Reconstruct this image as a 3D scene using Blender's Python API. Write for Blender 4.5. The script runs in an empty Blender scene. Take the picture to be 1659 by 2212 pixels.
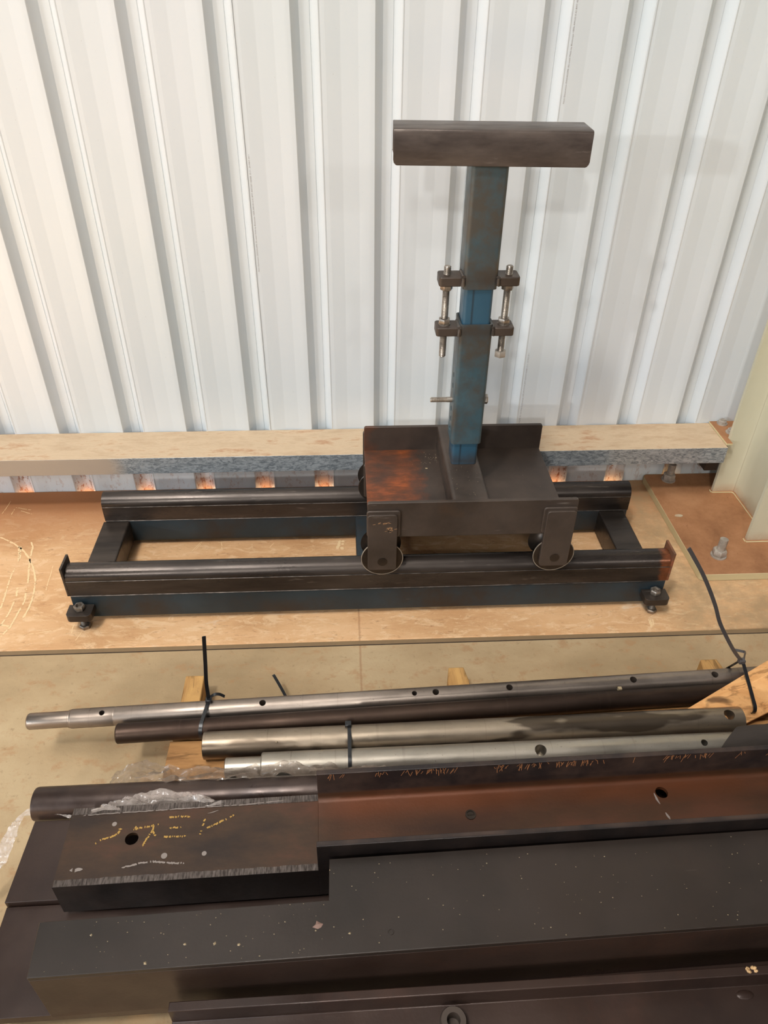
import bpy, bmesh, math, random
from mathutils import Vector, Matrix, noise
from math import radians, sin, cos, pi
random.seed(7)
S = 0.001                       # everything below is written in millimetres
scene = bpy.context.scene
COL = scene.collection

# ------------------------------------------------------------------ camera
F_PX, PITCH, ROLL, YAW = 1619.8252, 0.644013436, 0.0147981169, 0.0607037755
cam_d = bpy.data.cameras.new('camera')
cam_d.sensor_fit = 'HORIZONTAL'; cam_d.sensor_width = 36.0
cam_d.lens = 36.0 * F_PX / 1659.0
cam_d.clip_start = 0.02; cam_d.clip_end = 200
cam = bpy.data.objects.new('camera', cam_d); COL.objects.link(cam)
fw = Vector((sin(YAW)*cos(PITCH), cos(YAW)*cos(PITCH), -sin(PITCH)))
rt = Vector((cos(YAW), -sin(YAW), 0)); up = rt.cross(fw)
r2 = rt*cos(ROLL) + up*sin(ROLL); u2 = -rt*sin(ROLL) + up*cos(ROLL)
cam.matrix_world = Matrix(((r2.x, u2.x, -fw.x, 0), (r2.y, u2.y, -fw.y, -2005.76665*S),
                           (r2.z, u2.z, -fw.z, 1397.59579*S), (0, 0, 0, 1)))
scene.camera = cam

# ------------------------------------------------------------------ light
scene.view_settings.view_transform = 'Standard'
scene.view_settings.look = 'None'
scene.view_settings.exposure = 0.0
scene.view_settings.gamma = 1.0
scene.view_settings.use_curve_mapping = False
w = bpy.data.worlds.new('world'); scene.world = w; w.use_nodes = True
w.node_tree.nodes['Background'].inputs[0].default_value = (0.96, 0.97, 1.0, 1)
w.node_tree.nodes['Background'].inputs[1].default_value = 0.11

def lamp(name, loc, size, power, color, target=(0.1, -0.5, 0.3), shape='DISK'):
    l = bpy.data.lights.new(name, 'AREA'); l.shape = shape; l.size = size
    l.energy = power; l.color = color
    o = bpy.data.objects.new(name, l); COL.objects.link(o); o.location = loc
    o.rotation_euler = (Vector(target) - Vector(loc)).to_track_quat('-Z', 'Y').to_euler()
    return o
WARM = (1.0, 0.97, 0.93)
lamp('high_bay_lamp', (6.6, -14.3, 7.4), 0.7, 170, WARM)
lamp('high_bay_lamp', (-4.1, -14.3, 7.4), 0.5, 440, (1.0, 0.985, 0.95))
lamp('high_bay_lamp', (-1.8, -9.8, 7.4), 0.5, 120, WARM)
lamp('high_bay_lamp', (-15.5, -14.3, 4.6), 0.5, 690, (0.96, 0.985, 1.0))
lamp('high_bay_lamp', (-2.2, -3.8, 7.4), 0.7, 250, WARM)
lamp('overhead_fill', (-2.0, -2.0, 7.8), 2.6, 250, (1.0, 0.97, 0.92), shape='SQUARE')  # soft overhead fill, added to brighten the floor and steel tops
lamp('open_door_daylight', (-9.0, -5.2, 3.2), 4.0, 270, (0.66, 0.84, 1.0), (0.0, -0.2, 1.1), 'SQUARE')
sun = bpy.data.lights.new('sun', 'SUN'); sun.energy = 34.0; sun.angle = radians(0.6); sun.color = (1, 0.9, 0.75)
so = bpy.data.objects.new('sun', sun); COL.objects.link(so)
so.rotation_euler = Vector((0.15, -0.75, -0.65)).to_track_quat('-Z', 'Y').to_euler()

# ------------------------------------------------------------------ materials
def srgb(r, g, b):
    f = lambda c: (c/255/12.92) if c/255 <= 0.04045 else ((c/255+0.055)/1.055)**2.4
    return (f(r), f(g), f(b), 1)
class Mat:
    def __init__(s, name, rough=0.5, metal=0.0, spec=0.5):
        s.m = bpy.data.materials.new(name); s.m.use_nodes = True
        s.t = s.m.node_tree; s.b = s.t.nodes['Principled BSDF']
        s.b.inputs['Roughness'].default_value = rough; s.b.inputs['Metallic'].default_value = metal
        s.b.inputs['Specular IOR Level'].default_value = spec
        s.tc = s.t.nodes.new('ShaderNodeTexCoord')
    def n(s, t, **k):
        x = s.t.nodes.new(t)
        for a, b in k.items(): setattr(x, a, b)
        return x
    def link(s, a, b): s.t.links.new(a, b)
    def noise(s, scale=5, detail=6, rough=0.6, stretch=(1, 1, 1), off=(0, 0, 0), dist=0.0):
        mp = s.n('ShaderNodeMapping'); mp.inputs['Scale'].default_value = stretch; mp.inputs['Location'].default_value = off
        s.link(s.tc.outputs['Object'], mp.inputs['Vector'])
        x = s.n('ShaderNodeTexNoise'); x.inputs['Scale'].default_value = scale; x.inputs['Detail'].default_value = detail
        x.inputs['Roughness'].default_value = rough; x.inputs['Distortion'].default_value = dist
        s.link(mp.outputs[0], x.inputs['Vector']); return x.outputs['Fac']
    def ramp(s, fac, stops):
        r = s.n('ShaderNodeValToRGB'); e = r.color_ramp.elements
        while len(e) < len(stops): e.new(0.5)
        for i, (p, c) in enumerate(stops):
            e[i].position = p; e[i].color = c if hasattr(c, '__len__') else (c, c, c, 1)
        s.link(fac, r.inputs['Fac']); return r.outputs['Color']
    def mix(s, fac, a, b, mode='MIX'):
        x = s.n('ShaderNodeMix', data_type='RGBA', blend_type=mode)
        for v, i in ((fac, x.inputs[0]), (a, x.inputs[6]), (b, x.inputs[7])):
            if hasattr(v, 'links') or isinstance(v, bpy.types.NodeSocket): s.link(v, i)
            else: i.default_value = v
        return x.outputs[2]
    def math(s, op, a, b=0.0, c=0.0):
        x = s.n('ShaderNodeMath', operation=op)
        for v, i in ((a, x.inputs[0]), (b, x.inputs[1]), (c, x.inputs[2])):
            if isinstance(v, bpy.types.NodeSocket): s.link(v, i)
            else: i.default_value = v
        return x.outputs[0]
    def color(s, c):
        if isinstance(c, bpy.types.NodeSocket): s.link(c, s.b.inputs['Base Color'])
        else: s.b.inputs['Base Color'].default_value = c
    def rough(s, c): s.link(c, s.b.inputs['Roughness'])
    def bump(s, h, dist=0.001, strength=0.5):
        x = s.n('ShaderNodeBump'); x.inputs['Distance'].default_value = dist; x.inputs['Strength'].default_value = strength
        s.link(h, x.inputs['Height']); s.link(x.outputs[0], s.b.inputs['Normal'])
    def sep(s):
        x = s.n('ShaderNodeSeparateXYZ'); s.link(s.tc.outputs['Object'], x.inputs[0]); return x.outputs

def steel(name, dark, light, rust=None, rust_amt=0.0, rough=0.42, metal=0.55, scale=6, stretch=(1, 1, 1), scratch=True, bare=0.0):
    m = Mat(name, rough, metal)
    a = m.noise(scale, 7, 0.62, stretch)
    c = m.ramp(a, [(0.36, dark), (0.64, light)])
    if rust:
        b = m.noise(scale*0.7, 8, 0.7, stretch, (3.1, 1.7, 0.4))
        lo = 0.72 - 0.45*rust_amt
        c = m.mix(m.ramp(b, [(lo, 0.0), (min(lo+0.16, 1), 1.0)]), c, rust)
    if scratch:
        d = m.noise(55, 3, 0.55, (0.18, 1.6, 1.0), (1.3, 5.0, 0.2))
        k = m.ramp(d, [(0.70 - bare, 0.0), (0.80 - bare, 0.38)])
        c = m.mix(k, c, srgb(150, 138, 128))
    m.color(c)
    r = m.noise(scale*2.2, 5, 0.6, stretch, (7, 3, 1))
    m.rough(m.ramp(r, [(0.3, rough-0.10), (0.75, rough+0.16)]))
    m.bump(m.noise(160, 3, 0.6), 0.0004, 0.35)
    return m.m

M = {}
M['mill'] = steel('mill_scale_steel', srgb(44, 38, 34), srgb(78, 69, 62), srgb(76, 58, 46), 0.25, rough=0.34, metal=0.55, stretch=(0.35, 1.6, 1.6), bare=0.03)
M['rail'] = steel('rail_steel', srgb(40, 34, 31), srgb(80, 71, 65), srgb(72, 56, 46), 0.25, rough=0.30, metal=0.6, stretch=(0.3, 1.8, 1.8), bare=0.05)
def rail_rust(mt):
    m = Mat.__new__(Mat); m.m = mt; m.t = mt.node_tree; m.b = m.t.nodes['Principled BSDF']
    m.tc = [n for n in m.t.nodes if n.type == 'TEX_COORD'][0]
    src = m.b.inputs['Base Color'].links[0].from_socket
    x = m.math('ADD', m.sep()[0], m.math('MULTIPLY', m.noise(30, 5, 0.6), 0.04))
    k = m.math('MULTIPLY', m.ramp(x, [(0.757, 0.0), (0.768, 0.8)]), m.math('LESS_THAN', m.sep()[1], 0.0))
    m.color(m.mix(k, src, m.ramp(m.noise(50, 5, 0.6), [(0.35, srgb(110, 66, 40)), (0.65, srgb(158, 92, 58))])))
rail_rust(M['rail'])
M['trolley'] = steel('brown_primer_steel', srgb(60, 50, 43), srgb(82, 69, 60), srgb(82, 62, 46), 0.25, rough=0.46, metal=0.25)
M['head'] = steel('worn_brown_steel', srgb(66, 56, 51), srgb(108, 96, 88), srgb(76, 60, 50), 0.25, rough=0.38, metal=0.45, stretch=(0.6, 2, 2), bare=0.03)
M['blue'] = steel('blue_painted_tube', srgb(54, 80, 90), srgb(72, 94, 102), srgb(74, 70, 64), 0.6, rough=0.42, metal=0.1, scale=9, bare=-0.04)
def add_blue_marks(mt, zs, seam=None):
    m = Mat.__new__(Mat); m.m = mt; m.t = mt.node_tree; m.b = m.t.nodes['Principled BSDF']
    m.tc = [n for n in m.t.nodes if n.type == 'TEX_COORD'][0]
    src = m.b.inputs['Base Color'].links[0].from_socket; z = m.sep()[2]; c = src
    nz = m.math('MULTIPLY', m.noise(24, 5, 0.6), 0.05)
    for z0, z1, k in zs:
        d = m.math('ABSOLUTE', m.math('SUBTRACT', z, (z0+z1)/2)); d = m.math('SUBTRACT', m.math('ADD', d, nz), 0.025)
        h = (z1-z0)/2; c = m.mix(m.math('MULTIPLY', m.ramp(d, [(max(h-0.02, 0), 1.0), (h+0.012, 0.0)]), k), c, srgb(62, 52, 44))
    if seam is not None:
        d = m.math('ABSOLUTE', m.math('SUBTRACT', m.sep()[0], seam)); c = m.mix(m.ramp(d, [(0.0009, 0.8), (0.0018, 0.0)]), c, srgb(38, 46, 52))
    m.color(c)
M['blue_clean'] = steel('clean_blue_tube', srgb(46, 82, 104), srgb(54, 90, 110), srgb(60, 78, 86), 0.3, rough=0.4, metal=0.1, scale=9, bare=-0.06)
add_blue_marks(M['blue'], [(0.640, 0.690, 0.75), (0.528, 0.570, 0.75), (0.93, 0.955, 0.5)])
add_blue_marks(M['blue_clean'], [(0.18, 0.225, 0.75)], -0.012)
M['blue_dark'] = steel('dark_blue_tube', srgb(34, 46, 52), srgb(44, 58, 66), srgb(50, 43, 38), 0.6, rough=0.40, metal=0.25, scale=4, bare=-0.02)
M['plate'] = steel('dark_plate_steel', srgb(43, 36, 31), srgb(57, 47, 41), srgb(62, 44, 37), 0.25, rough=0.40, metal=0.3, scale=3.5, bare=-0.06)
M['maroon'] = steel('maroon_plate_steel', srgb(48, 35, 30), srgb(68, 51, 43), srgb(80, 54, 43), 0.4, rough=0.36, metal=0.3, scale=3, bare=-0.07)
M['wheel'] = steel('turned_steel_wheel', srgb(48, 40, 35), srgb(76, 66, 58), srgb(64, 50, 40), 0.3, rough=0.34, metal=0.7)
M['rim'] = steel('worn_bright_rim', srgb(150, 138, 124), srgb(196, 184, 168), rough=0.4, metal=0.5, scale=40)
M['bolt'] = steel('zinc_bolt', srgb(128, 118, 108), srgb(184, 174, 162), srgb(104, 80, 60), 0.3, rough=0.36, metal=0.75, scale=40)
M['galv_bolt'] = steel('galvanised_bolt', srgb(150, 140, 128), srgb(186, 176, 164), srgb(168, 130, 100), 0.3, rough=0.55, metal=0.3, scale=40)
def bar_mat(name, dark, light, rough, patches=0.0, pcol=None):
    m = Mat(name, rough, 0.85)
    c = m.ramp(m.noise(7, 6, 0.65, (0.35, 1, 1)), [(0.36, dark), (0.64, light)])
    ring = m.noise(60, 2, 0.5, (1.6, 0.05, 0.05), (2, 0, 0))
    c = m.mix(m.ramp(ring, [(0.62, 0.0), (0.75, 0.35)]), c, srgb(90, 74, 64))
    if patches:
        p = m.noise(9, 3, 0.5, (0.45, 1.7, 1.7), (5, 2, 0))
        c = m.mix(m.ramp(p, [(0.66-patches, 0.0), (0.70-patches, 0.9)]), c, pcol)
    speck = m.noise(220, 3, 0.7)
    c = m.mix(m.ramp(speck, [(0.66, 0.0), (0.72, 0.5)]), c, srgb(70, 50, 40))
    m.color(c); m.rough(m.ramp(m.noise(12, 6, 0.6, (0.4, 1, 1), (1, 1, 1)), [(0.35, rough-0.10), (0.65, rough+0.12)]))
    m.bump(m.noise(300, 2, 0.5, (0.3, 1, 1)), 0.0003, 0.25)
    return m.m
M['bright_bar'] = bar_mat('bright_round_bar', srgb(118, 106, 96), srgb(164, 150, 138), 0.42)
M['bright_bar2'] = bar_mat('patched_round_bar', srgb(132, 118, 102), srgb(172, 156, 136), 0.42, 0.12, srgb(84, 72, 60))
M['clean_bar'] = bar_mat('clean_round_bar', srgb(150, 142, 130), srgb(184, 174, 160), 0.42)
M['rusty_bar'] = bar_mat('brown_round_bar', srgb(50, 38, 32), srgb(78, 62, 52), 0.5)
M['brown_pipe'] = steel('dark_brown_pipe', srgb(46, 34, 30), srgb(76, 60, 52), srgb(92, 66, 54), 0.3, rough=0.34, metal=0.45, bare=0.02)

def rusty_beam_mat():
    m = Mat('rusty_beam_steel', 0.46, 0.30)
    a = m.noise(7, 8, 0.65, (0.7, 1.6, 1.6))
    c = m.ramp(a, [(0.34, srgb(44, 31, 23)), (0.5, srgb(64, 45, 30)), (0.66, srgb(84, 52, 36))])
    # orange rust settled along the rear root of the web
    y = m.sep()[1]
    band = m.ramp(m.math('SUBTRACT', y, 0.0), [(0.03, 0.12), (0.08, 0.35), (0.108, 1.0), (0.126, 1.0), (0.1285, 0.0)])
    n = m.ramp(m.noise(9, 6, 0.6, (0.4, 1.5, 1)), [(0.25, 0.35), (0.6, 1.0)])
    x = m.ramp(m.math('ADD', m.sep()[0], 0.5), [(0.48, 0.0), (0.56, 1.0)])
    c = m.mix(m.math('MULTIPLY', m.math('MULTIPLY', band, n), x), c, srgb(110, 62, 36))
    z = m.ramp(m.sep()[2], [(0.094, 0.0), (0.100, 1.0)])
    c = m.mix(z, c, m.ramp(m.noise(12, 6, 0.6), [(0.38, srgb(40, 33, 32)), (0.62, srgb(72, 56, 48))]))
    outer_shade = m.ramp(y, [(0.0012, 1.0), (0.0016, 0.0)])  # outer face painted near-black to stand in for its shade
    c = m.mix(outer_shade, c, m.ramp(m.noise(14, 6, 0.6), [(0.36, srgb(24, 19, 18)), (0.64, srgb(42, 32, 28))]))
    m.color(c); m.rough(m.ramp(m.noise(15, 5, 0.6), [(0.3, 0.38), (0.8, 0.6)]))
    m.bump(m.noise(150, 4, 0.6), 0.0005, 0.4)
    return m.m
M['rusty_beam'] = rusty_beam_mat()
def ground_mat():
    m = Mat('ground_bright_edge', 0.33, 0.7)
    m.color(m.ramp(m.noise(120, 4, 0.6, (3, 0.5, 1)), [(0.35, srgb(58, 50, 46)), (0.68, srgb(112, 102, 96))]))
    m.bump(m.noise(260, 2, 0.5, (3, 0.2, 1)), 0.0003, 0.4); return m.m
M['ground_edge'] = ground_mat()
def rust_plate(sh=0.0):
    m = Mat('deck_plate_rust', 0.5, 0.2)
    base = m.ramp(m.noise(6, 6, 0.6), [(0.36, srgb(56, 46, 40)), (0.64, srgb(78, 65, 56))])
    x = m.math('ADD', m.math('ADD', m.sep()[0], 0.3+sh), m.math('MULTIPLY', m.noise(14, 5, 0.6, (1, 1, 1)), 0.16))
    msk = m.ramp(x, [(0.235, 1.0), (0.29, 0.0)])
    o = m.ramp(m.noise(22, 7, 0.7, (1.0, 2.5, 1)), [(0.3, srgb(84, 50, 30)), (0.5, srgb(122, 64, 32)), (0.66, srgb(156, 80, 40))])
    m.color(m.mix(m.math('MULTIPLY', msk, m.ramp(m.noise(7, 3, 0.5, (1, 1, 1), (2, 0, 0)), [(0.32, 0.25), (0.55, 1.0)])), base, o))
    m.bump(m.noise(180, 3, 0.6), 0.0005, 0.4); return m.m
M['deck_rust'] = rust_plate(); M['rear_rust'] = rust_plate(0.12)
def simple(name, c, rough, metal=0.0, spec=0.5):
    m = Mat(name, rough, metal, spec)
    m.color(m.mix(m.ramp(m.noise(30, 4, 0.6), [(0.35, 0.0), (0.75, 0.35)]), c, tuple(x*0.7 for x in c[:3])+(1,)))
    return m.m
M['stop_rust'] = steel('rusted_end_steel', srgb(84, 60, 44), srgb(120, 76, 50), srgb(150, 82, 50), 0.6, rough=0.6, metal=0.1, scale=22)
M['black_tie'] = simple('black_nylon', srgb(26, 26, 28), 0.32)
M['grey_tie'] = simple('sun_faded_nylon', srgb(74, 70, 70), 0.38)
M['ink'] = simple('grey_print_ink', srgb(150, 140, 134), 0.6)
M['gold_chalk'] = simple('yellow_chalk', srgb(176, 138, 70), 0.85)
M['white_chalk'] = simple('white_chalk', srgb(144, 132, 124), 0.85)
M['floor_chalk'] = simple('pale_floor_chalk', srgb(238, 206, 158), 0.9)
M['hole_shade'] = simple('painted_hole_shade', srgb(14, 12, 11), 0.8)
M['chip'] = simple('metal_chip', srgb(170, 150, 118), 0.5, 0.3)
M['chip_tan'] = simple('tan_scuff', srgb(170, 128, 90), 0.7)
M['weld'] = steel('weld_bead', srgb(56, 50, 45), srgb(104, 96, 90), srgb(80, 58, 44), 0.3, rough=0.45, metal=0.6, scale=30)

def wall_mat():
    m = Mat('cream_white_sheet', 0.34, 0.0, 0.5)
    z = m.sep()[2]
    base = m.ramp(m.noise(2.2, 3, 0.5, (1, 1, 0.5)), [(0.35, srgb(211, 216, 217)), (0.7, srgb(219, 221, 223))])
    stain = m.ramp(m.noise(75, 7, 0.75, (1, 1, 0.5)), [(0.54, 0.0), (0.58, 1.0)])
    low = m.ramp(z, [(0.04, 1.0), (0.16, 0.55), (0.20, 0.0)])
    yy = m.ramp(m.sep()[1], [(0.001, 0.0), (0.006, 0.8)])
    k = m.math('MULTIPLY', m.math('MULTIPLY', stain, low), yy)
    c = m.mix(k, base, srgb(160, 104, 66))
    sp = m.ramp(m.noise(260, 2, 0.5), [(0.765, 0.0), (0.785, 0.45)])
    c = m.mix(sp, c, srgb(120, 112, 100))
    m.color(c); m.rough(m.ramp(m.noise(4, 4, 0.6), [(0.3, 0.28), (0.7, 0.42)]))
    return m.m
M['wall'] = wall_mat()
def floor_mat():
    m = Mat('dusty_concrete', 0.78, 0.0, 0.35)
    o = m.sep()
    back = m.ramp(m.noise(3.2, 7, 0.62, (0.8, 1.6, 1)), [(0.34, srgb(196, 148, 102)), (0.5, srgb(214, 168, 122)), (0.66, srgb(226, 184, 140))])
    fine = m.ramp(m.noise(26, 8, 0.72, (0.6, 1.5, 1), (0, 0, 0), 1.2), [(0.52, 0.0), (0.60, 0.6)])
    back = m.mix(fine, back, srgb(232, 198, 156))
    dk = m.ramp(m.noise(40, 9, 0.78, (0.5, 1.6, 1), (6, 2, 0), 1.5), [(0.56, 0.0), (0.66, 0.7)])
    back = m.mix(dk, back, srgb(150, 104, 66))
    scr = m.ramp(m.noise(34, 2, 0.5, (0.25, 3.0, 1), (3, 3, 0), 2.5), [(0.60, 0.0), (0.62, 0.5), (0.64, 0.0)])
    back = m.mix(scr, back, srgb(232, 202, 160))
    near = m.ramp(m.math('ADD', o[1], m.math('MULTIPLY', m.noise(5, 4, 0.6), 0.12)), [(0.0, 0.0), (0.10, 1.0)])
    near2 = m.n('ShaderNodeMapRange'); near2.inputs[1].default_value = -0.26; near2.inputs[2].default_value = -0.02
    m.link(m.math('ADD', o[1], m.math('MULTIPLY', m.noise(5, 4, 0.6), 0.10)), near2.inputs[0])
    back = m.mix(near2.outputs[0], back, srgb(176, 118, 76))
    pale = m.ramp(m.noise(7, 7, 0.7, (0.7, 1.6, 1), (4, 1, 0), 0.8), [(0.60, 0.0), (0.66, 0.6)])
    pz = m.n('ShaderNodeMapRange'); pz.inputs[1].default_value = -0.52; pz.inputs[2].default_value = -0.60
    m.link(o[1], pz.inputs[0])
    back = m.mix(m.math('MULTIPLY', pale, pz.outputs[0]), back, srgb(222, 204, 178))
    front = m.ramp(m.noise(2.4, 7, 0.62, (0.8, 1.3, 1), (2, 0, 0)), [(0.34, srgb(160, 136, 102)), (0.5, srgb(178, 152, 116)), (0.66, srgb(192, 168, 132))])
    s2_ = m.ramp(m.noise(18, 7, 0.7, (1, 1.5, 1), (8, 0, 0)), [(0.54, 0.0), (0.64, 0.55)])
    front = m.mix(s2_, front, srgb(170, 128, 88))
    s3_ = m.ramp(m.noise(60, 8, 0.75, (1, 1, 1), (1, 7, 0)), [(0.58, 0.0), (0.66, 0.5)])
    front = m.mix(s3_, front, srgb(138, 112, 80))
    side = m.n('ShaderNodeMapRange'); side.inputs[1].default_value = -0.690; side.inputs[2].default_value = -0.688
    m.link(o[1], side.inputs[0])
    c = m.mix(side.outputs[0], front, back)
    # saw-cut joint running to the wall
    d = m.math('ABSOLUTE', m.math('SUBTRACT', m.math('ADD', o[0], m.math('MULTIPLY', m.noise(30, 3, 0.6), 0.004)), 0.026))
    c = m.mix(m.ramp(d, [(0.0012, 0.55), (0.0035, 0.0)]), c, srgb(150, 100, 62))
    sp = m.ramp(m.noise(150, 3, 0.6, (1, 1, 1), (1, 9, 0)), [(0.73, 0.0), (0.76, 0.7)])
    c = m.mix(sp, c, srgb(110, 78, 52))
    # damp grime beside the column plate
    g = m.n('ShaderNodeMapRange'); g.inputs[1].default_value = 0.84; g.inputs[2].default_value = 0.95
    m.link(m.math('ADD', o[0], m.math('MULTIPLY', m.noise(9, 4, 0.6), 0.08)), g.inputs[0])
    c = m.mix(m.math('MULTIPLY', m.math('MULTIPLY', g.outputs[0], side.outputs[0]), m.ramp(m.noise(16, 8, 0.7), [(0.35, 0.25), (0.6, 0.85)])), c, srgb(168, 140, 104))
    m.color(c)
    m.bump(m.mix(0.5, m.noise(90, 6, 0.7), m.noise(14, 5, 0.6)), 0.0022, 0.6)
    return m.m
M['floor'] = floor_mat()
M['joint'] = simple('joint_filler', srgb(134, 110, 80), 0.95)
M['joint_dark'] = simple('joint_crack', srgb(52, 40, 30), 0.95)
def girt_mat():
    m = Mat('galvanised_steel', 0.42, 0.4)
    z = m.noise(70, 6, 0.75, (0.8, 1.5, 2.2), (0, 0, 0), 1.0)
    c = m.ramp(z, [(0.42, srgb(124, 130, 134)), (0.56, srgb(184, 188, 190))])
    x = m.math('ADD', m.sep()[0], m.math('MULTIPLY', m.noise(8, 3, 0.6), 0.12))
    old = m.ramp(m.math('ADD', x, 1.2), [(0.26, 1.0), (0.31, 0.0)])
    c = m.mix(old, c, srgb(168, 160, 150))
    nrm = m.n('ShaderNodeNewGeometry'); s_ = m.n('ShaderNodeSeparateXYZ'); m.link(nrm.outputs['Normal'], s_.inputs[0])
    dust = m.ramp(s_.outputs[2], [(0.75, 0.0), (0.95, 1.0)])
    dn = m.ramp(m.noise(9, 8, 0.72, (0.8, 2.4, 1)), [(0.34, srgb(182, 154, 124)), (0.54, srgb(200, 176, 146)), (0.68, srgb(176, 134, 100))])
    c = m.mix(dust, c, dn); m.color(c)
    m.rough(m.mix(dust, (0.38,)*3+(1,), (0.85,)*3+(1,)))
    mt = m.math('SUBTRACT', 0.4, m.math('MULTIPLY', dust, 0.4)); m.link(mt, m.b.inputs['Metallic'])
    m.bump(m.noise(120, 4, 0.6), 0.0006, 0.4); return m.m
M['galv'] = girt_mat()
def cream_mat():
    m = Mat('cream_column_paint', 0.5, 0.0)
    c = m.ramp(m.noise(5, 5, 0.6, (1, 1, 0.5)), [(0.3, srgb(196, 189, 162)), (0.75, srgb(206, 199, 174))])
    z = m.sep()[2]
    dirt = m.math('MULTIPLY', m.ramp(z, [(0.02, 0.7), (0.06, 0.0)]), m.ramp(m.noise(30, 5, 0.6), [(0.3, 0.4), (0.6, 1.0)]))
    c = m.mix(dirt, c, srgb(172, 120, 80))
    c = m.mix(m.ramp(m.noise(120, 4, 0.7), [(0.70, 0.0), (0.74, 0.5)]), c, srgb(130, 100, 70))
    m.color(c); return m.m
M['cream'] = cream_mat()
def dustplate_mat():
    m = Mat('dusty_base_plate', 0.8, 0.0, 0.3)
    nrm = m.n('ShaderNodeNewGeometry'); s_ = m.n('ShaderNodeSeparateXYZ'); m.link(nrm.outputs['Normal'], s_.inputs[0])
    dust = m.ramp(s_.outputs[2], [(0.6, 0.0), (0.9, 1.0)])
    dn = m.ramp(m.noise(5, 8, 0.7), [(0.35, srgb(140, 96, 64)), (0.5, srgb(162, 114, 78)), (0.65, srgb(178, 130, 92))])
    dn = m.mix(m.ramp(m.noise(45, 6, 0.75, (1, 1, 1), (3, 3, 0), 1.0), [(0.62, 0.0), (0.68, 0.6)]), dn, srgb(120, 76, 50))
    m.color(m.mix(dust, srgb(204, 188, 146), dn)); m.bump(m.noise(80, 5, 0.7), 0.001, 0.5); return m.m
M['dustplate'] = dustplate_mat()
def wood_mat(name, a, b, stretch):
    m = Mat(name, 0.7, 0.0, 0.3)
    c = m.ramp(m.noise(9, 6, 0.65, stretch, (0, 0, 0), 1.5), [(0.28, a), (0.62, b)])
    g = m.noise(40, 4, 0.6, stretch, (3, 3, 3), 0.6)
    c = m.mix(m.ramp(g, [(0.54, 0.0), (0.64, 0.6)]), c, tuple(x*0.4 for x in a[:3])+(1,))
    k = m.noise(13, 3, 0.5, (1, 1, 1), (9, 2, 4), 0.5)
    c = m.mix(m.ramp(k, [(0.62, 0.0), (0.68, 0.8)]), c, srgb(70, 44, 26))
    m.color(c); m.bump(g, 0.0008, 0.5); return m.m
M['wood_x'] = wood_mat('board_pine', srgb(150, 106, 64), srgb(196, 146, 92), (0.35, 2, 2))
M['wood_y'] = wood_mat('runner_pine', srgb(158, 114, 66), srgb(206, 160, 98), (2, 0.35, 2))
M['wood_off'] = wood_mat('offcut_pine', srgb(204, 140, 82), srgb(232, 178, 118), (0.6, 1.6, 1.6))
def film_mat(name, tint, alpha):
    m = Mat(name, 0.22, 0.0, 0.6)
    m.color(tint)
    m.b.inputs['Coat Weight'].default_value = 0.5; m.b.inputs['Coat Roughness'].default_value = 0.12
    a = m.ramp(m.noise(60, 5, 0.7), [(0.3, alpha-0.2), (0.7, alpha+0.15)])
    m.link(a, m.b.inputs['Alpha']); return m.m
M['film'] = film_mat('clear_plastic_film', srgb(150, 132, 116), 0.50)
M['film_white'] = film_mat('milky_plastic_film', srgb(206, 192, 182), 0.5)
M['cloth'] = simple('dark_grey_fabric', srgb(58, 50, 44), 0.85)

# ------------------------------------------------------------------ mesh helpers
FR = {}
def frame_of(o): return FR.get(o.name, Matrix.Identity(4)) if o else Matrix.Identity(4)
def tag(o, label=None, cat=None, group=None, kind=None):
    if label: o['label'] = label
    if cat: o['category'] = cat
    if group: o['group'] = group
    if kind: o['kind'] = kind
    return o
def empty(name, loc, label, cat, rot=0.0, group=None):
    o = bpy.data.objects.new(name, None); COL.objects.link(o); o.empty_display_size = 0.05
    o.location = Vector(loc)*S; o.rotation_euler = (0, 0, rot)
    FR[o.name] = Matrix.Translation(Vector(loc)) @ Matrix.Rotation(rot, 4, 'Z')
    return tag(o, label, cat, group)
def obj(name, bm, mat, parent=None, local=False, bevel=0.0, seg=2, smooth=True, cuts=None, at=None):
    """bm in mm. world coordinates unless local; at: own origin (mm, world or local)"""
    if parent and not local: bm.transform(frame_of(parent).inverted())
    base = Vector((0, 0, 0))
    if at is not None:
        base = Vector(at)
        if parent and not local: base = frame_of(parent).inverted() @ base
        bm.transform(Matrix.Translation(-base))
    bmesh.ops.recalc_face_normals(bm, faces=bm.faces)
    bm.transform(Matrix.Scale(S, 4))
    me = bpy.data.meshes.new(name); bm.to_mesh(me); bm.free()
    mats = mat if isinstance(mat, (list, tuple)) else [mat]
    for mm in mats: me.materials.append(mm)
    o = bpy.data.objects.new(name, me); COL.objects.link(o); o.location = base*S
    if parent: o.parent = parent
    FR[o.name] = frame_of(parent) @ Matrix.Translation(base)
    if cuts: cut(o, cuts)
    if smooth:
        o.data.shade_smooth() if hasattr(o.data, 'shade_smooth') else None
        o.data.set_sharp_from_angle(angle=radians(35))
    if bevel:
        b = o.modifiers.new('bevel', 'BEVEL'); b.width = bevel*S; b.segments = seg; b.limit_method = 'ANGLE'; b.angle_limit = radians(40)
        b.harden_normals = False
    return o
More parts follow.
